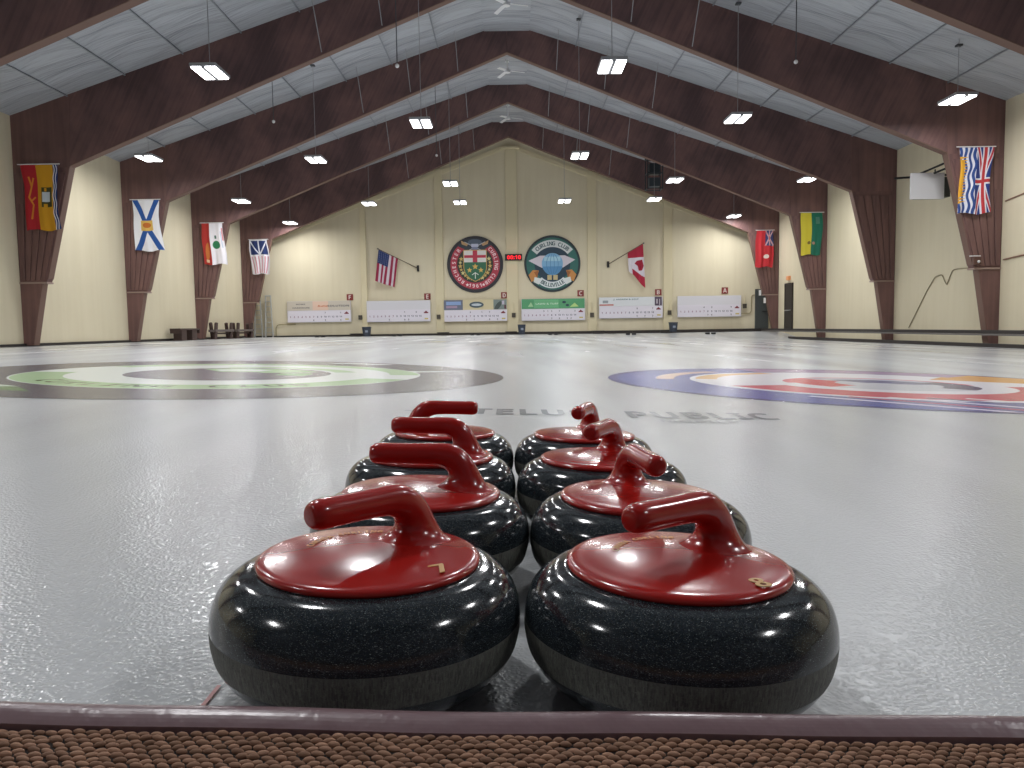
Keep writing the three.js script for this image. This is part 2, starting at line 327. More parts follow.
{
  const m = struct('floor_mat'); m.rotation.z = TILT;
  const top = EDGE_Y - 0.006, z1 = EDGE_Z - 0.026;
  part('mat_backing', box(2.6, 0.02, 0.55, 0.003), mat(0x1c1410, 0.95), m, [0, top - 0.012, -(z1 - 0.275)]);
  const g = new THREE.SphereGeometry(1, 8, 5); g.scale(0.0049, 0.0022, 0.0025);
  const dx = 0.0092, dz = 0.0056, nx = 112, nz = 34, im = new THREE.InstancedMesh(g, mat(0xffffff, 0.85), nx * nz), q = new THREE.Object3D(); let k = 0;
  for (let j = 0; j < nz; j++) for (let i = 0; i < nx; i++) {
    const x = (i - nx / 2) * dx + (j % 2 ? dx / 2 : 0) + (rnd() - 0.5) * 0.0012, z = z1 - 0.004 - j * dz + (rnd() - 0.5) * 0.0012 + 0.0012 * Math.sin(i * 0.6);
    q.position.set(x, top - 0.0015 + (rnd() - 0.5) * 0.0012, -z); q.rotation.set((rnd() - 0.5) * 0.3, (rnd() - 0.5) * 0.4, (rnd() - 0.5) * 0.35); q.scale.set(1 + (rnd() - 0.5) * 0.15, 0.9 + rnd() * 0.3, 1); q.updateMatrix(); im.setMatrixAt(k, q.matrix);
    const t = rnd(), c = mix([124, 92, 72], [166, 128, 104], t); im.setColorAt(k, new THREE.Color(`rgb(${c.map((v) => v | 0).join(',')})`)); k++;
  }
  im.name = 'carpet_loop'; im.userData = { kind: 'stuff' }; im.castShadow = im.receiveShadow = true; m.add(im);
}

// ---------------------------------------------------------------- curling stones
const graniteTex = canvasTex(1024, 1024, (c, w) => {
  c.fillStyle = '#232a31'; c.fillRect(0, 0, w, w);
  for (let i = 0; i < 30000; i++) { const x = rnd() * w, y = rnd() * w, r = 0.8 + rnd() * 2.4, g = Math.pow(rnd(), 2.2), b = 36 + g * 125; c.fillStyle = `rgb(${b * 0.93 | 0},${b | 0},${b * 0.98 | 0})`; c.beginPath(); c.ellipse(x, y, r * (0.6 + rnd()), r * 0.6, rnd() * 3.2, 0, 7); c.fill(); }
  for (let i = 0; i < 9000; i++) { c.fillStyle = '#14181c'; c.beginPath(); c.ellipse(rnd() * w, rnd() * w, 1 + rnd() * 4, 1 + rnd() * 2, rnd() * 3, 0, 7); c.fill(); }
});
const bandTex = canvasTex(1024, 256, (c, w, h) => {
  c.fillStyle = '#63635c'; c.fillRect(0, 0, w, h);
  for (let i = 0; i < 7000; i++) { const g = 55 + rnd() * 80; c.fillStyle = `rgba(${g | 0},${g * 1.02 | 0},${g * 0.95 | 0},0.5)`; c.fillRect(rnd() * w, rnd() * h, 1 + rnd() * 2, 6 + rnd() * 60); }
  for (let i = 0; i < 4000; i++) { const g = 40 + rnd() * 120; c.fillStyle = `rgba(${g | 0},${g | 0},${g | 0},0.6)`; c.fillRect(rnd() * w, rnd() * h, 2, 2); }
});
M.granite = mat(0xffffff, 0.12, { map: rep(graniteTex, 4, 1), ior: 1.55 });
M.band = mat(0xffffff, 0.62, { map: rep(bandTex, 2, 1) });
M.plastic = mat(0xa81d18, 0.2, { ior: 1.5, clearcoat: 0.3, clearcoatRoughness: 0.08 });
M.gold = mat(0xd2a05a, 0.45);
M.hollow = mat(0x15191c, 0.5);
function spline(pts, n) { const c = new THREE.SplineCurve(pts.map(([x, y]) => new THREE.Vector2(x, y))); return c.getPoints(n); }
const SR = 0.972, scaleR = (l) => l.map(([r, y]) => [r * SR, y]);
const stoneLow = scaleR([[0.0, 0.008], [0.05, 0.008], [0.060, 0.004], [0.064, 0.0], [0.075, 0.0], [0.09, 0.002], [0.108, 0.0065], [0.124, 0.0145], [0.137, 0.0255], [0.1440, 0.035], [0.1466, 0.0395]]);
const stoneBand = scaleR([[0.1466, 0.0395], [0.1488, 0.0445], [0.1512, 0.0545], [0.1522, 0.0625], [0.1524, 0.070]]);
const stoneUp = scaleR([[0.1524, 0.070], [0.1519, 0.078], [0.1497, 0.088], [0.1452, 0.0985], [0.1365, 0.1085], [0.1255, 0.1157], [0.114, 0.119], [0.104, 0.1205], [0.06, 0.121]]);
const lidLine = [[0.1020, 0.1190], [0.1056, 0.1198], [0.1076, 0.1220], [0.1072, 0.1248], [0.1046, 0.1270], [0.1, 0.1283], [0.091, 0.1292], [0.078, 0.1307], [0.06, 0.1323], [0.03, 0.1338], [0.0001, 0.1342]];
const lidTop = (r) => { for (let i = 5; i < lidLine.length - 1; i++) { const [a, b] = lidLine[i], [c, d] = lidLine[i + 1]; if (r <= a && r >= c) return b + (d - b) * (a - r) / (a - c); } return 0.128; };
function sweep(path, seg = 32) {      // rows of [x, y, half width in the plane, half width across, heading of the path in degrees]
  const p = [], id = [], n = path.length;
  for (const [x, y, a, b, h] of path) {
    const tx = Math.cos(h * Math.PI / 180), ty = Math.sin(h * Math.PI / 180);
    for (let k = 0; k < seg; k++) { const t = k / seg * 2 * Math.PI; p.push(x - ty * a * Math.cos(t), y + tx * a * Math.cos(t), b * Math.sin(t)); }
  }
  for (let i = 0; i < n - 1; i++) for (let k = 0; k < seg; k++) { const a = i * seg + k, b = i * seg + (k + 1) % seg, c = a + seg, d = b + seg; id.push(a, c, b, b, c, d); }
  const g = new THREE.BufferGeometry(); g.setAttribute('position', new THREE.Float32BufferAttribute(p, 3)); g.setIndex(id); g.computeVertexNormals(); return g;
}
const handlePath = (() => {
  const k = [[0.046, 0.1268, 0.055, 0.050, 90], [0.050, 0.1295, 0.046, 0.041, 90], [0.0545, 0.133, 0.0372, 0.033, 90], [0.0575, 0.1375, 0.030, 0.0268, 91], [0.0585, 0.1435, 0.0248, 0.0224, 94], [0.0575, 0.150, 0.0214, 0.0199, 100], [0.0545, 0.1572, 0.0194, 0.0186, 112], [0.0500, 0.1640, 0.0184, 0.0179, 126], [0.0430, 0.1705, 0.0177, 0.0174, 144], [0.033, 0.1747, 0.0170, 0.0169, 163], [0.02, 0.1766, 0.0153, 0.0156, 175], [0, 0.1768, 0.0145, 0.015, 180], [-0.03, 0.1768, 0.0143, 0.0149, 180], [-0.050, 0.1768, 0.0146, 0.0151, 180], [-0.060, 0.1767, 0.0143, 0.0147, 180], [-0.0660, 0.1766, 0.0124, 0.0128, 180], [-0.0694, 0.1765, 0.0095, 0.0098, 180], [-0.0704, 0.1765, 0.005, 0.005, 180], [-0.0706, 0.1765, 0.0002, 0.0002, 180]];
  const out = [], cr = (a, b, c, d, t) => 0.5 * (2 * b + (c - a) * t + (2 * a - 5 * b + 4 * c - d) * t * t + (3 * b - a - 3 * c + d) * t * t * t);
  for (let i = 0; i < k.length - 1; i++) for (let s = 0; s < 4; s++) { const A = k[Math.max(0, i - 1)], B = k[i], Cc = k[i + 1], D = k[Math.min(k.length - 1, i + 2)]; out.push([0, 1, 2, 3, 4].map((j) => { const v = cr(A[j], B[j], Cc[j], D[j], s / 4); return j === 2 || j === 3 ? Math.max(0.0002, v) : v; })); }
  out.push(k[k.length - 1]); return out;
})();
const G = {
  low: new THREE.LatheGeometry(spline(stoneLow, 40), 128), band: new THREE.LatheGeometry(spline(stoneBand, 14), 128), up: new THREE.LatheGeometry(spline(stoneUp, 50), 128),
  lid: new THREE.LatheGeometry(spline(lidLine, 60), 128), handle: sweep(handlePath),
};
function flatText(t, size, depth = 0.0006) { const g = new TextGeometry(t, { font, size, depth, curveSegments: 4 }); g.computeBoundingBox(); const b = g.boundingBox; g.translate(-(b.min.x + b.max.x) / 2, -(b.min.y + b.max.y) / 2, 0); return g.rotateX(-Math.PI / 2); }
function stone(x, z, theta, label, number) {
  const t = thing('curling_stone', label, 'curling stone', [x, iceY(x, z) + 0.0005, z], 0, 'red-handled curling stones lined up in two rows on the ice');
  t.rotation.order = 'ZYX'; t.rotation.set(0, theta, TILT);
  part('granite_body', G.up, M.granite, t); part('granite_underside', G.low, M.granite, t);
  part('striking_band', G.band, M.band, t).userData.label = 'dull grey striking band';
  const lid = part('lid', G.lid, M.plastic, t); lid.userData.label = 'glossy red lid';
  part('handle', G.handle, M.plastic, t);
  if (number) {
    // place in directions of the hall, undo the stone's own turn
    const put = (dx, dzAway, turn, geo, name) => { const r = Math.hypot(dx, dzAway), a = Math.atan2(-dzAway, dx) ; const m = part(name, geo, M.gold, lid, [r * Math.cos(a + theta), lidTop(r) + 0.0008, r * Math.sin(a + theta)]); m.rotation.order = 'YXZ'; m.rotation.y = -0 + turn - theta; return m; };
    put(number.at[0], number.at[1], number.turn, number.geo, 'number').userData.label = 'gold number ' + number.text;
    const letters = 'CANADA CURLING';
    [...letters].forEach((ch, i) => { if (ch === ' ') return; const a = number.arc + 0.95 - i * 0.115, r = 0.06; put(-r * Math.sin(a), r * Math.cos(a), a, flatText(ch, 0.0068, 0.0003), 'letter'); });
  }
  return t;
}
const seven = mergeGeometries([flatText('7', 0.023)]), eight = flatText('8', 0.022);
stone(-0.1455, 0.74, 0.86, 'curling stone bearing the gold number 7, nearest of the left row by the mat edge', { text: '7', geo: seven, at: [0.073, -0.052], turn: 0.55, arc: 0.55 });
stone(0.1545, 0.735, 0.66, 'curling stone bearing the gold number 8, nearest of the right row by the mat edge', { text: '8', geo: eight, at: [0.057, -0.072], turn: 0.3, arc: 0.45 });
stone(-0.130, 1.038, 0.02, 'curling stone directly behind number 7, second in the left row, its grip pointing left');
stone(-0.1465, 1.335, 0.0, 'curling stone third in the left row, grip pointing left over the stone behind number 7');
stone(-0.149, 1.633, Math.PI, 'curling stone farthest in the left row, the only grip pointing right');
stone(0.1675, 1.033, 1.72, 'curling stone directly behind number 8, second in the right row, grip aimed at the viewer');
stone(0.1515, 1.33, 1.13, 'curling stone third in the right row, its ribbed grip turned half left');
stone(0.1482, 1.628, 1.245, 'curling stone farthest in the right row, its short-looking grip turned towards the viewer');

// ---------------------------------------------------------------- hanging lamps
const lampG = { housing: box(0.56, 0.07, 0.86, 0.01), panel: box(0.21, 0.03, 0.78, 0.005), spine: box(0.07, 0.05, 0.82, 0.005), cap: box(0.14, 0.05, 0.14, 0.01) };
function lamp(x, z, label, LAMP_Y = 5.85) {
  const t = thing('pendant_lamp', label, 'lamp', [x, LAMP_Y, z], 0, 'twin-panel lamps hanging from the roof');
  part('housing', lampG.housing, M.housing, t, [0, 0.075, 0]);
  for (const s of [-1, 1]) part('light_panel', lampG.panel, M.lamp, t, [s * 0.15, 0.025, 0]);
  part('spine', lampG.spine, M.housing, t, [0, 0.03, 0]);
  const top = roofY(x) - LAMP_Y + 0.2;
  part('stem', cyl(0.008, 0.008, top - 0.1, 8), M.housing, t, [0, (top + 0.1) / 2, 0]);
  part('ceiling_hook', lampG.cap, M.steel, t, [0, top - 0.2, 0]);
  const l = new THREE.RectAreaLight(LAMP_COLOR, LAMP_POWER, 0.52, 0.78); l.name = 'lamp_light'; l.position.set(0, 0.0, 0); l.rotation.x = -Math.PI / 2; l.castShadow = true; t.add(l);
  return t;
}
for (const [x, z, l, y] of [
  [-6.38, 17.0, 'large lit lamp hanging high above the left sheets, nearest on that side'], [2.25, 17.0, 'large lit lamp hanging high just right of the middle, nearest of all'],
  [-2.36, 21.4, 'lit lamp left of the middle in the second row of lamps'], [6.24, 21.4, 'lit lamp above the right sheets in the second row of lamps'],
  [-6.31, 25.7, 'lit lamp above the left sheets, between the second and third timber frames'], [2.33, 25.7, 'lit lamp just right of the roof ridge, third row away'],
  [-2.26, 30.25, 'upper of the two small lit lamps left of the middle before the end wall'], [6.41, 30.25, 'small lit lamp beside the dark hanging cage'],
  [-6.23, 34.75, 'small lit lamp above the flag of stars and stripes, left part of the end wall'], [-2.19, 34.8, 'lower of the two small lit lamps left of the middle before the end wall'],
  [2.46, 34.8, 'small lit lamp above the blue and green crest'], [6.45, 34.75, 'small lit lamp directly below the dark hanging cage, above the red and white flag'],
  [11.35, 19.9, 'lit lamp beside the flag with the sun rays, nearest along the right wall'], [11.64, 30.5, 'lit lamp next to the yellow and green flag'],
  [-11.5, 25.1, 'lit lamp above the white flag with the blue cross, left wall'], [-11.1, 32.4, 'lit lamp beside the white and red flag with the green tree, left wall', 5.66],
  [11.3, 39.3, 'lit lamp against the farthest frame above the red flag, right corner', 5.68], [-11.05, 39.3, 'lit lamp against the farthest frame in the left corner', 5.68],
  [-2.3, 12.6, 'lamp overhead nearer than the frame, left of the ridge'], [6.3, 12.6, 'lamp overhead nearer than the frame, above the right sheets'],
  [-6.3, 8.25, 'lamp overhead near the left house'], [2.3, 8.25, 'lamp overhead near the right house'],
  [11.4, 9.5, 'lamp overhead along the near right wall'], [-11.5, 15.2, 'lamp overhead along the near left wall'], [-11.5, 5, 'lamp overhead in the near left corner'], [-2.3, 3.9, 'lamp overhead close to the stones, left of the ridge'], [6.3, 3.9, 'lamp overhead close to the stones, far right'], [-6.4, -0.6, 'lamp overhead behind the viewer on the left'], [6.4, -0.6, 'lamp overhead behind the viewer on the right'],
]) lamp(x, z, l, y);

// ---------------------------------------------------------------- end wall: scoreboards, signs, crests, timer, flags
const onWall = END - 0.0;
const arcText = (c, t, r, mid, step, inward) => { const n = t.length; [...t].forEach((ch, i) => { c.save(); const a = mid + (i - (n - 1) / 2) * step * (inward ? -1 : 1); c.rotate(a); c.translate(0, inward ? r : -r); c.fillText(ch, 0, 0); c.restore(); }); };
const boardX = [-10.19, -5.97, -1.87, 2.25, 6.38, 10.55], boardY = [1.29, 1.25, 1.22, 1.215, 1.255, 1.26];
const letters = ['F', 'E', 'D', 'C', 'B', 'A'];
const boardNames = ['with a pale advert in grey and orange, under the letter F', 'with a plain white top, under the letter E', 'with two picture adverts and an oval badge, under the letter D', 'with a green advert, under the letter C', 'with a white advert and a dark square, under the letter B', 'with a plain white top, under the letter A'];
boardX.forEach((x, i) => {
  const w = 3.38, h = i === 2 || i === 3 ? 1.16 : 1.12, t = thing('scoreboard', 'long white wall scoreboard ' + boardNames[i], 'scoreboard', [x, boardY[i], onWall - 0.165], 0, 'scoreboards along the end wall');
  part('backing_board', box(w, h, 0.1, 0.01), mat(i === 2 ? 0xd9cda6 : 0xdddce2, 0.5), t);
  const lowH = i === 2 || i === 3 || i === 0 ? 0.6 : 0.62;
  const strip = canvasTex(1024, 190, (c, cw, ch) => {
    c.fillStyle = '#e4e0ea'; c.fillRect(0, 0, cw, ch); c.textAlign = 'center'; c.textBaseline = 'middle'; c.font = 'bold 40px sans-serif';
    for (let k = 0; k < 14; k++) { c.fillStyle = k < 7 ? '#8a5a78' : '#55506a'; c.fillText(String(k + 1), 45 + k * 63, 105); }
    let sd = i * 13 + 5; const r = () => (sd = (sd * 37 + 11) % 101) / 101;
    c.fillStyle = '#3a3645'; c.font = 'bold 36px sans-serif';
    for (let k = 5; k < 14; k++) { if (r() < 0.45) c.fillText(String(Math.floor(r() * 9) + 1), 45 + k * 63, 40); if (r() < 0.35) c.fillText(String(Math.floor(r() * 9) + 1), 45 + k * 63, 162); }
    c.fillStyle = '#7a2434'; c.beginPath(); c.moveTo(920, 60); c.lineTo(960, 20); c.lineTo(1000, 60); c.fill(); c.fillRect(925, 45, 70, 18); c.fillStyle = '#cbb968'; c.fillRect(935, 140, 60, 22);
  });
  part('score_strip', new THREE.BoxGeometry(w - 0.04, lowH, 0.02), mat(0xffffff, 0.5, { map: strip }), t, [0, -h / 2 + lowH / 2 + 0.02, 0.06]);
  const top = -h / 2 + lowH + 0.02, ah = h - lowH - 0.04;
  const advert = (px, pw, draw, ph = ah, cw = 512) => part('advert_panel', new THREE.BoxGeometry(pw, ph, 0.02), mat(0xffffff, 0.45, { map: canvasTex(cw, 128, draw) }), t, [px, top + ah / 2 + 0.01, 0.06]);
  if (i === 0) advert(0, w - 0.04, (c, a, b) => { c.fillStyle = '#cfc6b8'; c.fillRect(0, 0, a, b); c.fillStyle = '#e6c8b4'; c.fillRect(a * 0.4, 0, a * 0.25, b); c.fillStyle = '#5c5a5c'; c.font = 'bold 26px sans-serif'; c.fillText('HOME', 70, 50); c.fillText('HARDWARE', 40, 100); c.fillStyle = '#c6643c'; c.font = 'bold 36px sans-serif'; c.fillText('Auto', 245, 80); c.fillStyle = '#55565c'; c.fillText('SOLUTION', 325, 80); });
  if (i === 2) {
    advert(-1.18, 1.0, (c, a, b) => { c.fillStyle = '#6d7486'; c.fillRect(0, 0, a, b); c.fillStyle = '#8fa9d4'; c.fillRect(60, 20, 400, 45); c.fillStyle = '#a890a8'; c.fillRect(60, 75, 300, 30); });
    advert(1.3, 0.7, (c, a, b) => { c.fillStyle = '#7d8a86'; c.fillRect(0, 0, a, b); c.fillStyle = '#4b5652'; c.beginPath(); c.ellipse(180, 80, 150, 40, -0.3, 0, 7); c.fill(); c.fillStyle = '#c3bccb'; c.fillRect(330, 15, 90, 50); c.fillStyle = '#5b2f3a'; c.fillRect(420, 70, 70, 50); });
    const o = part('oval_badge', new THREE.CylinderGeometry(0.38, 0.38, 0.03, 40), mat(0x4d5f68, 0.4), t, [0.05, top + ah / 2 + 0.01, 0.065], [Math.PI / 2, 0, 0]); o.scale.set(1, 1, 0.42);
    const o2 = part('oval_badge_face', new THREE.CylinderGeometry(0.27, 0.27, 0.02, 40), mat(0xc9d3d8, 0.4), t, [0.05, top + ah / 2 + 0.01, 0.08], [Math.PI / 2, 0, 0]); o2.scale.set(1, 1, 0.25);
  }
  if (i === 3) advert(0, w - 0.04, (c, a, b) => { c.fillStyle = '#58a070'; c.fillRect(0, 0, a, b); c.fillStyle = '#6fb784'; c.fillRect(100, 10, 200, 108); c.fillStyle = '#a6cfa0'; c.beginPath(); c.moveTo(50, 100); c.lineTo(75, 40); c.lineTo(95, 100); c.fill(); c.fillStyle = '#24424c'; c.beginPath(); c.arc(345, 45, 16, 0, 7); c.arc(372, 85, 14, 0, 7); c.fill(); c.fillStyle = '#b9d98a'; c.beginPath(); c.moveTo(390, 110); c.lineTo(430, 55); c.lineTo(465, 105); c.fill(); c.fillStyle = '#e7f1e4'; c.font = '30px sans-serif'; c.fillText('LAWN & TURF', 112, 75); });
  if (i === 4) { advert(-0.2, w - 0.44, (c, a, b) => { c.fillStyle = '#dfe3e6'; c.fillRect(0, 0, a, b); c.fillStyle = '#55747a'; c.font = 'bold 26px sans-serif'; c.fillText('J. ANDREW & GOLF', 130, 40); c.fillStyle = '#9aa2a8'; c.fillRect(30, 45, 50, 40); c.fillStyle = '#c06a62'; c.fillRect(0, 100, 130, 20); }); advert(1.45, 0.38, (c, a, b) => { c.fillStyle = '#54465a'; c.fillRect(0, 0, a, b); c.fillStyle = '#c3bcc6'; c.fillRect(120, 30, 90, 70); c.fillRect(320, 30, 60, 90); }); }
  // letter sign above the right end
  const sx = [-8.57, -4.44, -0.34, 3.73, 7.87, 11.42][i], sy = [1.975, 1.95, 1.955, 2.0, 1.99, 2.03][i];
  const s = thing('sheet_letter_sign', 'small dark red square sign with the white letter ' + letters[i], 'sign', [sx, sy + 0.06, onWall - 0.02], 0, 'letter signs above the scoreboards');
  part('plate', box(0.34, 0.33, 0.03, 0.005), mat(0x8a3532, 0.5), s);
  const g = new TextGeometry(letters[i], { font, size: 0.22, depth: 0.012, curveSegments: 4 }); g.computeBoundingBox(); g.translate(-(g.boundingBox.max.x + g.boundingBox.min.x) / 2, -0.11, 0.014); part('letter', g, mat(0xe6d8d2, 0.5), s);
});
function crest(x, y, label, draw) {
  const t = thing('round_crest', label, 'crest', [x, y, onWall - 0.04], 0, undefined);
  part('backing_disc', new THREE.CylinderGeometry(1.49, 1.49, 0.06, 96).rotateX(Math.PI / 2), mat(0x23282c, 0.5), t);
  part('painted_face', new THREE.CircleGeometry(1.475, 96), mat(0xffffff, 0.5, { map: canvasTex(1024, 1024, draw) }), t, [0, 0, 0.034]);
}
const star = (c, x, y, r, col) => { c.fillStyle = col; c.beginPath(); for (let i = 0; i < 10; i++) { const a = i * Math.PI / 5 - Math.PI / 2, q = i % 2 ? r * 0.45 : r; c.lineTo(x + q * Math.cos(a), y + q * Math.sin(a)); } c.fill(); };
crest(-1.86, 3.665, 'round crest with a red lettered ring around a shield with a red cross, end wall', (c, w) => {
  c.translate(512, 512); disc(c, 512, '#2b2a30'); disc(c, 455, '#b3384a'); disc(c, 335, '#2e3229');
  c.fillStyle = '#323b46'; c.beginPath(); c.moveTo(-300, -330); c.arc(0, 0, 470, Math.PI * 1.27, Math.PI * 1.73); c.lineTo(150, -260); c.lineTo(-150, -260); c.fill();
  c.fillStyle = '#566374'; c.beginPath(); c.ellipse(0, -400, 130, 60, 0, 0, 7); c.fill();
  for (const s of [-1, 1]) { c.save(); c.scale(s, 1); c.strokeStyle = '#b9bcc4'; c.lineWidth = 14; c.beginPath(); c.moveTo(-150, -240); c.lineTo(190, -410); c.stroke(); c.fillStyle = '#c09a6c'; c.beginPath(); c.moveTo(120, -370); c.lineTo(255, -440); c.lineTo(240, -370); c.lineTo(150, -335); c.fill(); c.restore(); }
  c.fillStyle = '#c3c8dc'; c.fillRect(-65, -375, 130, 60); c.fillStyle = '#8187a4'; c.fillRect(-50, -320, 100, 50);
  for (let i = 0; i < 17; i++) { const a = Math.PI * (-0.12 + 1.24 * i / 16), r = 275; star(c, r * Math.cos(a), r * Math.sin(a), i % 2 ? 34 : 46, i % 3 ? '#d0b466' : '#d8cf90'); }
  const shield = () => { c.beginPath(); c.moveTo(-210, -260); c.lineTo(210, -260); c.lineTo(210, 60); c.quadraticCurveTo(190, 230, 0, 310); c.quadraticCurveTo(-190, 230, -210, 60); c.closePath(); };
  c.save(); shield(); c.clip(); c.fillStyle = '#e6e3df'; c.fillRect(-220, -270, 440, 240); c.fillStyle = '#c0334a'; c.fillRect(-200, -170, 400, 50); c.fillRect(-42, -260, 84, 220); c.fillStyle = '#2f6b4d'; c.fillRect(-220, -40, 440, 360);
  star(c, 0, 40, 60, '#dcb75c'); star(c, -105, 105, 52, '#d6b862'); star(c, 105, 105, 52, '#d6b862'); c.strokeStyle = '#dfe6e0'; c.lineWidth = 14; c.beginPath(); c.moveTo(0, 150); c.lineTo(0, 260); c.moveTo(-60, 190); c.lineTo(0, 150); c.lineTo(60, 190); c.stroke(); c.restore();
  shield(); c.strokeStyle = '#d0a95c'; c.lineWidth = 12; c.stroke();
  c.fillStyle = '#f0d9dc'; c.font = 'bold 92px sans-serif'; c.textAlign = 'center'; c.textBaseline = 'middle';
  arcText(c, 'ROCHESTER', 392, -Math.PI / 2 - 0.12, 0.205, false); arcText(c, 'CURLING CLUB', 392, Math.PI / 2 + 0.12, 0.165, false);
  arcText(c, '1961', 395, 0, 0.17, true); star(c, -150, 372, 34, '#f4e2e2'); star(c, 150, 372, 34, '#f4e2e2');
});
crest(2.24, 3.64, 'round dark green crest with white banners and a blue globe, end wall', (c, w) => {
  c.translate(512, 512); disc(c, 512, '#26343a'); disc(c, 478, '#2f6a62'); disc(c, 330, '#1f3a4c');
  c.fillStyle = '#d6cfd8'; c.beginPath(); c.moveTo(-440, -60); c.lineTo(-230, -150); c.lineTo(230, -150); c.lineTo(420, -70); c.lineTo(200, 70); c.lineTo(-200, 70); c.fill();
  c.fillStyle = '#7fb2d6'; c.beginPath(); c.arc(0, 0, 195, 0, 7); c.fill(); c.fillStyle = '#5590bf'; c.beginPath(); c.arc(0, 30, 180, 0.1, Math.PI - 0.1); c.fill(); c.fillStyle = '#a8d2e4'; c.fillRect(-150, -130, 300, 80);
  c.strokeStyle = '#3d78a8'; c.lineWidth = 8; for (const k of [-0.6, -0.2, 0.2, 0.6]) { c.beginPath(); c.moveTo(k * 60, -180); c.quadraticCurveTo(k * 300, 0, k * 60, 190); c.stroke(); }
  for (const s of [-1, 1]) { c.save(); c.scale(s, 1); c.fillStyle = '#c98b4a'; c.beginPath(); c.moveTo(250, 120); c.lineTo(360, 110); c.lineTo(440, 200); c.lineTo(390, 330); c.lineTo(300, 280); c.fill(); c.fillStyle = '#a0602e'; c.beginPath(); c.moveTo(260, 120); c.lineTo(340, 150); c.lineTo(280, 260); c.fill(); c.fillStyle = '#dfe3e0'; c.beginPath(); c.moveTo(200, 270); c.lineTo(330, 240); c.lineTo(350, 330); c.lineTo(250, 380); c.fill(); c.restore(); }
  c.strokeStyle = '#d7dcdc'; c.lineWidth = 130; c.beginPath(); c.arc(0, 60, 430, Math.PI * 1.22, Math.PI * 1.78); c.stroke();
  c.strokeStyle = '#dfe5e6'; c.lineWidth = 120; c.beginPath(); c.arc(0, 60, 330, Math.PI * 0.24, Math.PI * 0.76); c.stroke();
  c.fillStyle = '#c9b889'; c.fillRect(-95, 205, 80, 90); c.fillRect(15, 205, 80, 90);
  c.translate(0, 60); c.fillStyle = '#3f5c60'; c.font = 'bold 100px sans-serif'; c.textAlign = 'center'; c.textBaseline = 'middle';
  arcText(c, 'CURLING CLUB', 430, 0, 0.128, false); arcText(c, 'BELLEVILLE', 330, 0, 0.135, true);
});
{
  const t = thing('digital_timer', 'black wall timer with glowing red digits between the two round crests', 'clock', [0.18, 4.0, onWall - 0.165]);
  part('case', box(0.9, 0.34, 0.1, 0.01), mat(0x140506, 0.4), t);
  const m = new THREE.MeshStandardMaterial({ color: 0x200000, emissive: C(0xff2a32), emissiveIntensity: 2.2 });
  [...'00:10'].forEach((ch, i) => { const g = new TextGeometry(ch, { font, size: 0.2, depth: 0.008, curveSegments: 4 }); part('digit', g, m, t, [-0.34 + [0, 0.165, 0.33, 0.42, 0.58][i], -0.1, 0.05]); });
  const l = new THREE.PointLight(0xff2a32, 0.25); l.position.set(0, 0, 0.12); t.add(l);
}
// cloth with folds: w, h, top edge at y = 0
function cloth(w, h, fold, seedv, lean = 0) {
  const g = new THREE.PlaneGeometry(w, h, 24, 30), p = g.attributes.position;
  for (let i = 0; i < p.count; i++) {
    const u = p.getX(i) / w, v = 0.5 - p.getY(i) / h;                 // v: 0 top, 1 bottom
    const pinch = 1 - 0.12 * Math.sin(v * 2.2 + seedv);
    const z = fold * (0.3 + 0.7 * v) * (Math.sin(u * 15 + seedv + v * 1.5) + 0.5 * Math.sin(u * 27 + seedv * 2 - v));
    p.setXYZ(i, u * w * (v < 0.02 ? 1 : 1 - (1 - pinch) * smooth(0, 0.35, v)) + lean * v + 0.02 * Math.sin(v * 6 + seedv), p.getY(i) - h / 2 - 0.03 * v * Math.sin(u * 8 + seedv), z);
  }
  g.computeVertexNormals(); return g;
}
const flagMat = (draw, cw = 256, ch = 512) => new THREE.MeshPhysicalMaterial({ map: canvasTex(cw, ch, draw), roughness: 0.85, side: THREE.DoubleSide, sheen: 0.2 });
function hangingFlag(x, fi, top, w, h, label, draw, lean, sd, fold = 0.022) {
  const z = FRAMES[fi] - 0.13, t = thing('hanging_flag', label, 'flag', [x, top, z], 0, 'flags hung on the legs of the timber frames');
  part('cloth', cloth(w, h, fold, sd, lean), flagMat(draw), t, [0, -0.02, 0]);
  part('flag_pole', rod([-w / 2 - 0.07, 0, 0], [w / 2 + 0.07, 0, 0], 0.014, 8), M.white, t);
  for (const s of [-1, 1]) part('hook', rod([s * (w / 2 - 0.05), 0.0, 0], [s * (w / 2 - 0.05), 0.01, -0.1], 0.01, 6), M.steel, t);
}
const fillp = (c, col, pts) => { c.fillStyle = col; c.beginPath(); pts.forEach(([x, y], i) => i ? c.lineTo(x, y) : c.moveTo(x, y)); c.fill(); };
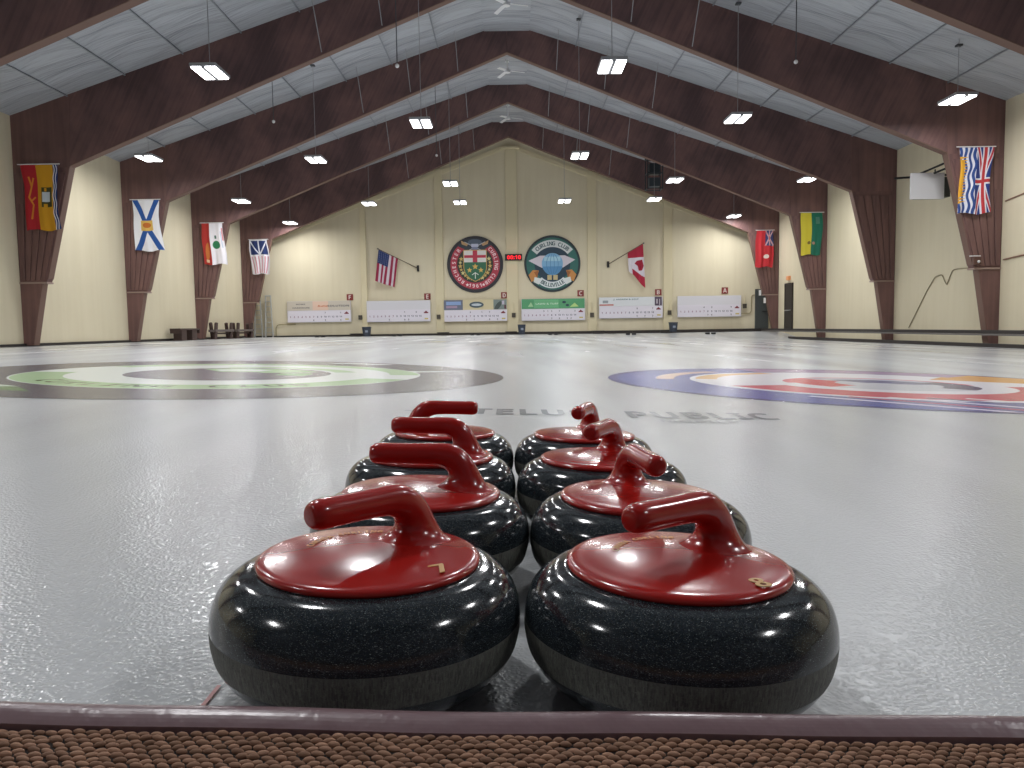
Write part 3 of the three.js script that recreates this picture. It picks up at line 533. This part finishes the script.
hangingFlag(-13.13, 3, 5.07, 1.04, 1.8, 'red, gold and blue flag with a lion and a ship, nearest on the left wall', (c, w, h) => {
  c.fillStyle = '#b3222c'; c.fillRect(0, 0, w, h); c.fillStyle = '#d39a1c'; c.fillRect(w * 0.4, 0, w * 0.46, h); c.fillStyle = '#1f3a78'; c.fillRect(w * 0.86, 0, w * 0.14, h);
  c.strokeStyle = '#e6e2ea'; c.lineWidth = 7; for (const k of [0.88, 0.95]) { c.beginPath(); for (let y = 0; y <= h; y += 8) c.lineTo(w * k + 5 * Math.sin(y / 22), y); c.stroke(); }
  c.strokeStyle = '#d7862c'; c.lineWidth = 13; c.beginPath(); c.moveTo(w * 0.17, h * 0.18); c.lineTo(w * 0.22, h * 0.34); c.lineTo(w * 0.14, h * 0.5); c.lineTo(w * 0.26, h * 0.62); c.lineTo(w * 0.18, h * 0.84); c.moveTo(w * 0.22, h * 0.34); c.lineTo(w * 0.3, h * 0.2); c.moveTo(w * 0.22, h * 0.55); c.lineTo(w * 0.33, h * 0.5); c.stroke();
  c.fillStyle = '#43421f'; c.fillRect(w * 0.52, h * 0.34, w * 0.3, h * 0.3); c.fillStyle = '#c4cdd4'; c.fillRect(w * 0.54, h * 0.41, w * 0.22, h * 0.15); c.fillStyle = '#d39a1c'; c.fillRect(w * 0.6, h * 0.35, w * 0.06, h * 0.05); c.fillRect(w * 0.58, h * 0.59, w * 0.1, h * 0.05);
}, 0.06, 0.4, 0.02);
hangingFlag(-13.03, 4, 5.08, 0.96, 1.8, 'white flag with a blue diagonal cross and a gold shield, left wall', (c, w, h) => {
  c.fillStyle = '#e8e9ee'; c.fillRect(0, 0, w, h); fillp(c, '#27559e', [[0, 0], [w * 0.2, 0], [w, h], [w * 0.8, h]]); fillp(c, '#27559e', [[w, 0], [w * 0.8, 0], [0, h], [w * 0.2, h]]);
  c.fillStyle = '#d8b25a'; c.fillRect(w * 0.27, h * 0.4, w * 0.46, h * 0.2); c.fillStyle = '#c06a2a'; c.beginPath(); c.ellipse(w * 0.5, h * 0.49, w * 0.16, h * 0.05, 0, 0, 7); c.fill();
}, 0.08, 1.7);
hangingFlag(-13.0, 5, 5.06, 0.9, 1.78, 'white flag with a red edge and a green tree, left wall', (c, w, h) => {
  c.fillStyle = '#e9e6ec'; c.fillRect(0, 0, w, h); c.fillStyle = '#b5352f'; c.fillRect(0, 0, w * 0.36, h); c.fillStyle = '#cf7a3e'; c.beginPath(); c.ellipse(w * 0.2, h * 0.68, w * 0.1, h * 0.22, 0.1, 0, 7); c.fill(); c.fillStyle = '#e8c9a8'; c.fillRect(w * 0.1, h * 0.88, w * 0.14, h * 0.07);
  c.fillStyle = '#2f7d54'; c.beginPath(); c.ellipse(w * 0.62, h * 0.53, w * 0.17, h * 0.1, 0, 0, 7); c.fill(); c.fillStyle = '#4c6f62'; c.fillRect(w * 0.58, h * 0.3, w * 0.08, h * 0.08); c.fillStyle = '#bfc8da'; c.fillRect(w * 0.86, h * 0.2, w * 0.05, h * 0.4); c.fillStyle = '#d98f96'; c.fillRect(w * 0.92, h * 0.12, w * 0.06, h * 0.3);
}, 0.1, 2.9, 0.035);
hangingFlag(-12.96, 6, 5.02, 0.9, 1.75, 'flag with a dark blue upper half and pink striped lower half, far left corner', (c, w, h) => {
  c.fillStyle = '#e7e4ea'; c.fillRect(0, 0, w, h); c.fillStyle = '#26386f'; c.fillRect(w * 0.06, h * 0.03, w * 0.88, h * 0.4); c.strokeStyle = '#e2e4ee'; c.lineWidth = 17; c.beginPath(); c.moveTo(0, 0); c.lineTo(w * 0.5, h * 0.44); c.lineTo(w, 0); c.moveTo(w * 0.5, 0); c.lineTo(w * 0.5, h * 0.44); c.stroke();
  c.strokeStyle = '#cc8f9c'; c.lineWidth = 15; c.beginPath(); for (const k of [0.08, 0.25, 0.42, 0.6, 0.77, 0.92]) { c.moveTo(w * k, h * 0.48); c.lineTo(w * (0.5 + (k - 0.5) * 0.7), h * 0.98); } c.stroke();
}, 0.1, 4.2);
hangingFlag(13.06, 3, 5.16, 0.96, 1.82, 'flag with gold sun rays, blue waves and crossed red stripes, nearest on the right wall', (c, w, h) => {
  c.fillStyle = '#dfe0ea'; c.fillRect(0, 0, w, h); c.lineWidth = 20; c.strokeStyle = '#2c4a8e';
  for (const k of [0.02, 0.17, 0.33, 0.47]) { c.beginPath(); for (let y = 0; y <= h; y += 8) c.lineTo(w * k + 8 * Math.sin(y / 24 + k * 5), y); c.stroke(); }
  c.fillStyle = '#dba22e'; for (let y = 0.14; y < 0.82; y += 0.045) { fillp(c, '#dba22e', [[0, h * y], [w * 0.26, h * (y + 0.01)], [0, h * (y + 0.04)]]); } c.fillRect(0, h * 0.2, w * 0.14, h * 0.55);
  c.fillStyle = '#2c3f88'; c.fillRect(w * 0.52, 0, w * 0.48, h); c.strokeStyle = '#e5e3ec'; c.lineWidth = 30; c.beginPath(); c.moveTo(w * 0.55, 0); c.lineTo(w, h); c.moveTo(w, 0); c.lineTo(w * 0.55, h); c.stroke(); c.strokeStyle = '#c0384a'; c.lineWidth = 15; c.stroke();
  c.fillStyle = '#e5e3ec'; c.fillRect(w * 0.69, 0, w * 0.18, h); c.fillRect(w * 0.52, h * 0.46, w * 0.48, h * 0.1); c.fillStyle = '#c23a40'; c.fillRect(w * 0.735, 0, w * 0.09, h); c.fillRect(w * 0.52, h * 0.485, w * 0.48, h * 0.05);
}, -0.03, 0.9, 0.03);
hangingFlag(13.2, 5, 5.12, 0.94, 1.82, 'half yellow, half green flag with a small crest, right wall', (c, w, h) => {
  c.fillStyle = '#cfc23c'; c.fillRect(0, 0, w / 2, h); c.fillStyle = '#1c6a55'; c.fillRect(w / 2, 0, w / 2, h); c.fillStyle = '#4f7f6e'; c.fillRect(w * 0.68, h * 0.1, w * 0.18, h * 0.16); c.fillStyle = '#7d6a34'; c.beginPath(); c.arc(w * 0.4, h * 0.72, w * 0.08, 0, 7); c.fill(); c.fillStyle = '#a87f6e'; c.beginPath(); c.arc(w * 0.62, h * 0.72, w * 0.07, 0, 7); c.fill();
}, -0.02, 5.3, 0.012);
hangingFlag(13.16, 6, 5.1, 0.84, 1.86, 'red flag with white crossed lines in an upper corner, far right corner', (c, w, h) => {
  c.fillStyle = '#c02c35'; c.fillRect(0, 0, w, h); c.fillStyle = '#3a3f70'; c.fillRect(w * 0.55, 0, w * 0.45, h * 0.42); c.strokeStyle = '#e8dfe4'; c.lineWidth = 16; c.beginPath(); c.moveTo(w * 0.55, 0); c.lineTo(w, h * 0.42); c.moveTo(w, 0); c.lineTo(w * 0.55, h * 0.42); c.moveTo(w * 0.78, 0); c.lineTo(w * 0.78, h * 0.42); c.stroke(); c.strokeStyle = '#c02c35'; c.lineWidth = 7; c.stroke(); c.fillStyle = '#d9c8c0'; c.beginPath(); c.ellipse(w * 0.6, h * 0.72, w * 0.15, h * 0.06, 0, 0, 7); c.fill();
}, -0.06, 3.6, 0.02);
// the two flags on slanting poles: the cloth hangs from the pole between a and b and falls straight down
function poleFlag(label, bracket, tip, a, b, falls, draw, sd) {
  const t = thing('wall_flag', label, 'flag', bracket);
  const rel = (p) => [p[0] - bracket[0], p[1] - bracket[1], -(p[2] - bracket[2])];
  const T = rel(tip); part('flag_pole', rod([0, 0, 0], T, 0.022, 8), mat(0x6b5a45, 0.5), t); part('bracket', box(0.12, 0.32, 0.1, 0.01), mat(0x1e1c1a, 0.5), t, [0, 0, -0.02]); part('finial', new THREE.SphereGeometry(0.04, 12, 8), M.steel, t, T);
  const nx = 14, ny = 24, p = [], uv = [], id = [];
  for (let j = 0; j <= ny; j++) for (let i = 0; i <= nx; i++) {
    const u = i / nx, v = j / ny, k = a + (b - a) * u, f = falls[0] + (falls[1] - falls[0]) * u, sw = falls[2] * v;
    p.push(T[0] * k + sw + 0.03 * v * Math.sin(u * 9 + sd), T[1] * k - f * v, T[2] * k + 0.05 * (0.2 + v) * Math.sin(u * 14 + sd + v)); uv.push(u, 1 - v);
  }
  for (let j = 0; j < ny; j++) for (let i = 0; i < nx; i++) { const q = j * (nx + 1) + i; id.push(q, q + nx + 1, q + 1, q + 1, q + nx + 1, q + nx + 2); }
  const g = new THREE.BufferGeometry(); g.setAttribute('position', new THREE.Float32BufferAttribute(p, 3)); g.setAttribute('uv', new THREE.Float32BufferAttribute(uv, 2)); g.setIndex(id); g.computeVertexNormals();
  part('cloth', g, flagMat(draw, 256, 512), t);
}
poleFlag('flag of stars and red and white stripes drooping from a slanted wall pole', [-4.9, 3.5, END - 0.08], [-6.9, 4.5, END - 0.7], 0.98, 0.5, [1.65, 1.5, -0.22], (c, w, h) => {
  for (let i = 0; i < 9; i++) { c.fillStyle = i % 2 ? '#ddd0d8' : '#a02c4c'; c.fillRect(w * i / 9, 0, w / 9 + 1, h); } c.fillStyle = '#2b3a6e'; c.fillRect(0, 0, w * 0.56, h * 0.42); c.fillStyle = '#c9cfe4'; for (let i = 0; i < 5; i++) for (let j = 0; j < 6; j++) c.fillRect(w * (0.06 + 0.1 * i), h * (0.03 + 0.065 * j), 7, 7);
}, 0.4);
poleFlag('red and white flag with a red leaf drooping from a slanted wall pole', [5.2, 3.56, END - 0.08], [6.98, 4.58, END - 0.7], 0.98, 0.55, [2.3, 0.95, 0.1], (c, w, h) => {
  c.fillStyle = '#e3dde6'; c.fillRect(0, 0, w, h); c.fillStyle = '#b32c44'; c.fillRect(0, 0, w, h * 0.3); c.fillRect(0, h * 0.76, w * 0.8, h * 0.24); fillp(c, '#a8243c', [[w * 0.1, h * 0.36], [w * 0.45, h * 0.4], [w * 0.62, h * 0.5], [w * 0.4, h * 0.56], [w * 0.35, h * 0.68], [w * 0.12, h * 0.62], [w * 0.02, h * 0.5]]);
}, 2.2);
// bins, hacks, pads, outlet boxes
[[-7.54, 'grey plastic bin on the floor under scoreboard E'], [0.55, 'grey plastic bin on the floor left of the wall under scoreboard C'], [8.46, 'blue-grey plastic bin on the floor between scoreboards B and A']].forEach(([x, l]) => {
  const t = thing('waste_bin', l, 'bin', [x, -0.05, END - 1.0], 0, 'plastic bins along the end wall'), m = mat(0x3b4350, 0.5);
  const g = cyl(0.29, 0.22, 0.48, 4).rotateY(Math.PI / 4); part('bin_body', g, m, t, [0, 0.24, 0]); part('rim', new THREE.TorusGeometry(0.28, 0.02, 6, 4).rotateZ(Math.PI / 4).rotateX(Math.PI / 2), m, t, [0, 0.48, 0]); part('sticker', box(0.14, 0.11, 0.01, 0), mat(0x8f98a8, 0.5), t, [0.02, 0.26, 0.19]);
});
const sheetsX = [-9.6, -5.72, -1.8, 2.1, 6.02, 10.02];
sheetsX.forEach((x, i) => { const z = 38.8, t = thing('rubber_hack', 'pair of small black footholds on the far ice in front of scoreboard ' + letters[i], 'foothold', [x, iceY(x, z), z], 0, 'footholds at the far end of the sheets'); for (const s of [-1, 1]) part('foothold', box(0.19, 0.09, 0.22, 0.02), M.dark, t, [s * 0.15, 0.045, 0]); });
[[-8.2, 'left of scoreboard E'], [-3.6, 'between scoreboards E and D'], [0.0, 'between scoreboards D and C'], [4.6, 'between scoreboards C and B'], [8.2, 'between scoreboards B and A']].forEach(([x, l]) => { const t = thing('bumper_pad', 'dark foam bumper pad at the end wall foot ' + l, 'pad', [x, iceY(x, END - 0.4), END - 0.42], 0, 'foam pads between the far sheet ends'); part('foam_block', box(0.62, 0.14, 0.4, 0.03), M.bumper, t, [0, 0.07, 0]); part('top_cover', box(0.64, 0.02, 0.42, 0.008), M.dark, t, [0, 0.15, 0]); });
[[-8.02, 0.95, 'between scoreboards F and E'], [-3.85, 0.92, 'between scoreboards E and D'], [0.15, 0.95, 'between scoreboards D and C'], [4.32, 0.9, 'between scoreboards C and B'], [8.45, 0.96, 'between scoreboards B and A'], [12.45, 1.25, 'right of scoreboard A']].forEach(([x, y, l]) => {
  const t = thing('outlet_box', 'small dark electrical box on the end wall ' + l, 'electrical box', [x, y, END - 0.14], 0, 'electrical boxes along the end wall'); part('cover', box(0.2, 0.24, 0.08, 0.01), mat(0x4a443a, 0.5), t); part('conduit', cyl(0.018, 0.018, 0.5, 8), M.pilaster, t, [0, 0.37, -0.02]);
});
{
  const pm = mat(0xa89c78, 0.5);
  const a = new THREE.Mesh(tube([[12.3, 0.85, -END + 0.05], [12.72, 0.86, -END + 0.05], [12.82, 0.98, -END + 0.05], [12.83, 1.7, -END + 0.05], [12.9, 1.82, -END + 0.05], [13.2, 1.83, -END + 0.05]], 0.025), pm); a.name = 'conduit_pipe'; tag(shade(a), 'bent conduit pipe on the end wall beside the grey door', 'pipe'); scene.add(a);
  const b = new THREE.Mesh(tube([[-12.55, 0.0, -END + 0.06], [-12.55, 0.45, -END + 0.06], [-12.45, 0.62, -END + 0.06], [-12.0, 0.64, -END + 0.06], [-11.5, 0.64, -END + 0.06]], 0.025), pm); b.name = numbered('conduit_pipe') === 'conduit_pipe' ? 'conduit_pipe_001' : 'conduit_pipe_001'; tag(shade(b), 'bent conduit pipe near the floor beside the ladders', 'pipe'); scene.add(b);
}
// doors
{
  const d = struct('door_1'), m = mat(0x4c5150, 0.5); part('door_leaf', box(0.66, 2.15, 0.06, 0.01), m, d, [13.4, 1.0, -END + 0.06]); part('door_frame', box(0.05, 2.2, 0.09, 0.005), m, d, [13.05, 1.02, -END + 0.06]); part('door_frame', box(0.78, 0.05, 0.09, 0.005), m, d, [13.42, 2.11, -END + 0.06]); part('push_bar', box(0.3, 0.05, 0.06, 0.01), M.dark, d, [13.55, 0.95, -END + 0.12]);
  const e = struct('door_2'), m2 = mat(0x37322f, 0.5); part('door_leaf', box(0.06, 2.28, 0.9, 0.01), m2, e, [W - 0.04, 1.1, -38.65]); for (const s of [-1, 1]) part('door_frame', box(0.09, 2.34, 0.06, 0.005), m2, e, [W - 0.045, 1.12, -38.65 + s * 0.48]); part('door_frame', box(0.09, 0.06, 1.02, 0.005), m2, e, [W - 0.045, 2.27, -38.65]); part('push_bar', box(0.07, 0.05, 0.7, 0.01), M.metal, e, [W - 0.1, 0.95, -38.65]);
  const x = thing('exit_light', 'small orange lit box above the dark side door', 'exit sign', [W - 0.055, 2.55, 38.7]); part('case', box(0.12, 0.2, 0.34, 0.01), mat(0xd8a070, 0.5, { emissive: C(0xd07038), emissiveIntensity: 0.35 }), x);
  [[12.95, 1.9, 'upper'], [13.2, 1.5, 'lower']].forEach(([px, py, l]) => { const t = thing('paper_notice', l + ' white paper notice on the farthest right frame leg', 'notice', [px, py, FRAMES[6] - 0.03], 0); part('sheet', box(0.12, 0.28, 0.012, 0), M.white, t, [0, 0, 0]); });
}
// unit heater hung between the first two right-hand legs
{
  const t = thing('unit_heater', 'white hanging unit heater on dark arms beside the nearest right frame leg', 'heater', [12.56, 4.37, 23.5]);
  part('front_panel', box(1.02, 0.78, 0.05, 0.01), M.white, t, [0, 0, 0]); part('case', box(0.9, 0.6, 0.5, 0.02), mat(0x474a48, 0.5), t, [0.28, -0.02, -0.28]);
  part('fan_guard', new THREE.TorusGeometry(0.2, 0.03, 8, 24).rotateY(Math.PI / 2), M.dark, t, [0.53, -0.02, -0.28]);
  const dk = mat(0x1d1c1c, 0.5); part('arm', rod([-0.5, 0.42, -1.0], [1.6, 0.42, -0.3], 0.035), dk, t); part('arm', rod([-0.2, 0.37, -0.2], [0.75, 0.8, 1.25], 0.03), dk, t); part('arm', rod([0.1, 0.33, -0.2], [0.75, 0.62, 1.25], 0.03), dk, t); part('hanger', rod([0, 0.34, -0.2], [0.02, 0.46, -0.2], 0.03), dk, t); part('hanger', rod([0.4, 0.3, -0.3], [0.42, 0.55, -0.35], 0.02), dk, t);
}
// heater cage under the roof
{
  const t = thing('heater_cage', 'dark open metal cage hanging under the roof right of the middle', 'cage', [6.67, 6.5, 36]), m = mat(0x2a333a, 0.5);
  for (const sx of [-1, 1]) for (const sz of [-1, 1]) part('post', rod([sx * 0.34, 0, sz * 0.3], [sx * 0.34, roofY(6.67 + sx * 0.34) - 6.45, sz * 0.3], 0.03, 6), m, t);
  for (const y of [0.05, 0.75, 1.4]) { for (const s of [-1, 1]) { part('crossbar', rod([-0.34, y, s * 0.3], [0.34, y, s * 0.3], 0.025, 6), m, t); part('crossbar', rod([s * 0.34, y, -0.3], [s * 0.34, y, 0.3], 0.025, 6), m, t); } }
  part('motor_box', box(0.46, 0.5, 0.42, 0.03), m, t, [0, 0.95, 0]); part('louvre_box', box(0.5, 0.4, 0.44, 0.03), mat(0x39444c, 0.5), t, [0, 0.35, 0]);
}
// roof fans on the ridge
[[25, 10.45, 0.2, 'nearest white roof fan hanging from the ridge'], [31, 10.33, 0.0, 'white roof fan on the ridge, middle of the three, blades spread wide'], [37, 10.12, 0.9, 'farthest white roof fan hanging from the ridge']].forEach(([z, y, a, l]) => {
  const t = thing('ceiling_fan', l, 'fan', [0, y, z], a, 'white fans along the ridge'), m = mat(0xe4e6e8, 0.4);
  part('motor', cyl(0.1, 0.12, 0.12, 20), m, t); part('downrod', cyl(0.02, 0.02, CROWN + 0.06 - y, 8), m, t, [0, (CROWN + 0.06 - y) / 2, 0]); part('canopy', cyl(0.04, 0.08, 0.08, 16), m, t, [0, CROWN - y, 0]);
  for (let i = 0; i < 3; i++) { const q = a + i * 2.094; const b = part('blade', box(0.62, 0.012, 0.13, 0.004), m, t, [0.38 * Math.cos(q), -0.03, 0.38 * Math.sin(q)]); b.rotation.set(0.2, -q, 0, 'YXZ'); b.rotation.z = -0.12; }
});
// ball-ended rods under the roof
[[-7.44, 25, 6.95, 'left of the large near lamps'], [-2.64, 19, 6.63, 'just left of the ridge'], [-2.84, 31, 7.13, 'beyond the third frame, left'], [6.93, 19, 6.58, 'over the right sheets']].forEach(([x, z, y, l]) => {
  const t = thing('hanging_sensor', 'thin hanging rod ending in a small pale ball, ' + l, 'sensor', [x, y, z], 0, 'ball-ended rods under the roof'), top = roofY(x) + 0.06 - y;
  part('rod', cyl(0.012, 0.012, top, 6), M.steel, t, [0, top / 2, 0]); part('ball', new THREE.SphereGeometry(0.05, 12, 8), M.white, t); part('cap', box(0.12, 0.04, 0.12, 0.01), M.steel, t, [0, top - 0.05, 0]);
});
// ladders, benches along the left wall
function ladder(x, z, h, w, lean, label, turn) {
  const t = thing('ladder', label, 'ladder', [x, -0.06, z], turn, 'aluminium ladders in the left corner'), m = mat(0xc4c6c4, 0.35, { metalness: 0.6 });
  for (const s of [-1, 1]) part('rail', rod([s * w / 2, 0, 0.0], [s * w * 0.32, h, -lean], 0.035, 6), m, t);
  for (const s of [-1, 1]) part('rear_leg', rod([s * w / 2.1, 0, -lean * 2], [s * w * 0.3, h - 0.03, -lean], 0.025, 6), m, t);
  for (let i = 1; i < 8; i++) { const k = i / 8, q = w * (0.5 - 0.18 * k); part('rung', box(2 * q, 0.03, 0.09, 0.005), m, t, [0, h * k, -lean * k]); }
  part('top_step', box(w * 0.75, 0.06, 0.18, 0.01), m, t, [0, h + 0.02, -lean]);
}
ladder(-12.85, 40.95, 2.2, 0.4, 0.12, 'taller aluminium ladder in the left corner by the end wall', 0.1);
ladder(-13.42, 40.98, 1.95, 0.42, 0.1, 'shorter aluminium ladder close to the farthest left frame leg', 0.1);
{
  const bm = mat(0x4a3833, 0.6), bm2 = mat(0x6c625e, 0.6);
  const t = thing('low_table', 'low dark wooden table with two thick legs against the left wall', 'table', [-13.5, -0.05, 32.0], Math.PI / 2);
  part('table_top', box(2.0, 0.07, 0.42, 0.01), bm, t, [0, 0.49, 0]); for (const s of [-1, 1]) { part('leg', box(0.5, 0.46, 0.34, 0.01), bm, t, [s * 0.52, 0.23, 0]); part('drop_edge', box(0.03, 0.16, 0.4, 0.005), bm, t, [s * 0.985, 0.4, 0]); }
  const bench = (z, len, label) => {
    const o = thing('trestle_bench', label, 'bench', [-13.35, -0.06, z], Math.PI / 2, 'trestle benches along the left wall');
    part('seat', box(len, 0.11, 0.36, 0.01), bm2, o, [0, 0.42, 0]); part('apron', box(len - 0.2, 0.08, 0.05, 0.005), bm, o, [0, 0.3, 0]);
    for (const s of [-1, 1]) { const x = s * (len / 2 - 0.16); part('trestle', rod([x - 0.22, 0, 0.14], [x + 0.2, 0.76, 0.05], 0.085, 6), bm, o); part('trestle', rod([x + 0.22, 0, -0.14], [x - 0.2, 0.76, -0.05], 0.085, 6), bm, o); part('foot', box(0.4, 0.06, 0.4, 0.01), bm, o, [x, 0.03, 0]); }
  };
  bench(35.6, 2.2, 'dark trestle bench with upright forked ends, nearer of the two'); bench(38.45, 2.3, 'dark trestle bench with upright forked ends, farther one by the ladders');
}
// cables on the right wall
{
  const x = W - 0.02, cb = mat(0x9d9276, 0.6), rd = mat(0x8d6a58, 0.6);
  const wire = (pts, m, label, r = 0.018) => { const o = new THREE.Mesh(tube(pts.map(([z, y]) => [x, y, -z]), r, 6), m); o.name = numbered('wall_cable'); tag(shade(o), label, 'cable'); scene.add(o); };
  wire([[27.0, 0.1], [25.9, 1.3], [25.4, 1.75], [25.0, 1.8], [24.8, 1.55], [24.7, 1.48], [24.55, 1.7], [24.4, 1.9], [24.1, 1.93], [23.4, 1.9], [22.6, 1.88]], cb, 'thin cable looping down the right wall beyond the nearest frame leg');
  wire([[21.9, 2.02], [21.3, 2.06], [20.4, 2.1]], rd, 'lower thin cable on the right wall at the nearest frame leg', 0.022); wire([[21.9, 3.65], [21.2, 3.72], [20.4, 3.85]], rd, 'upper thin cable on the right wall at the nearest frame leg');
  const t = thing('leg_switch_box', 'small metal box with a pale lamp low on the nearest right frame leg', 'switch box', [13.2, 2.0, FRAMES[3] - 0.07]); part('case', box(0.22, 0.2, 0.08, 0.01), mat(0x5c4038, 0.4), t); part('lens', new THREE.SphereGeometry(0.04, 10, 8), M.white, t, [0.03, -0.02, 0.05]); part('cover_bar', box(0.3, 0.03, 0.05, 0.005), M.white, t, [-0.05, 0.14, 0]);
}
renderer.render(scene, camera);
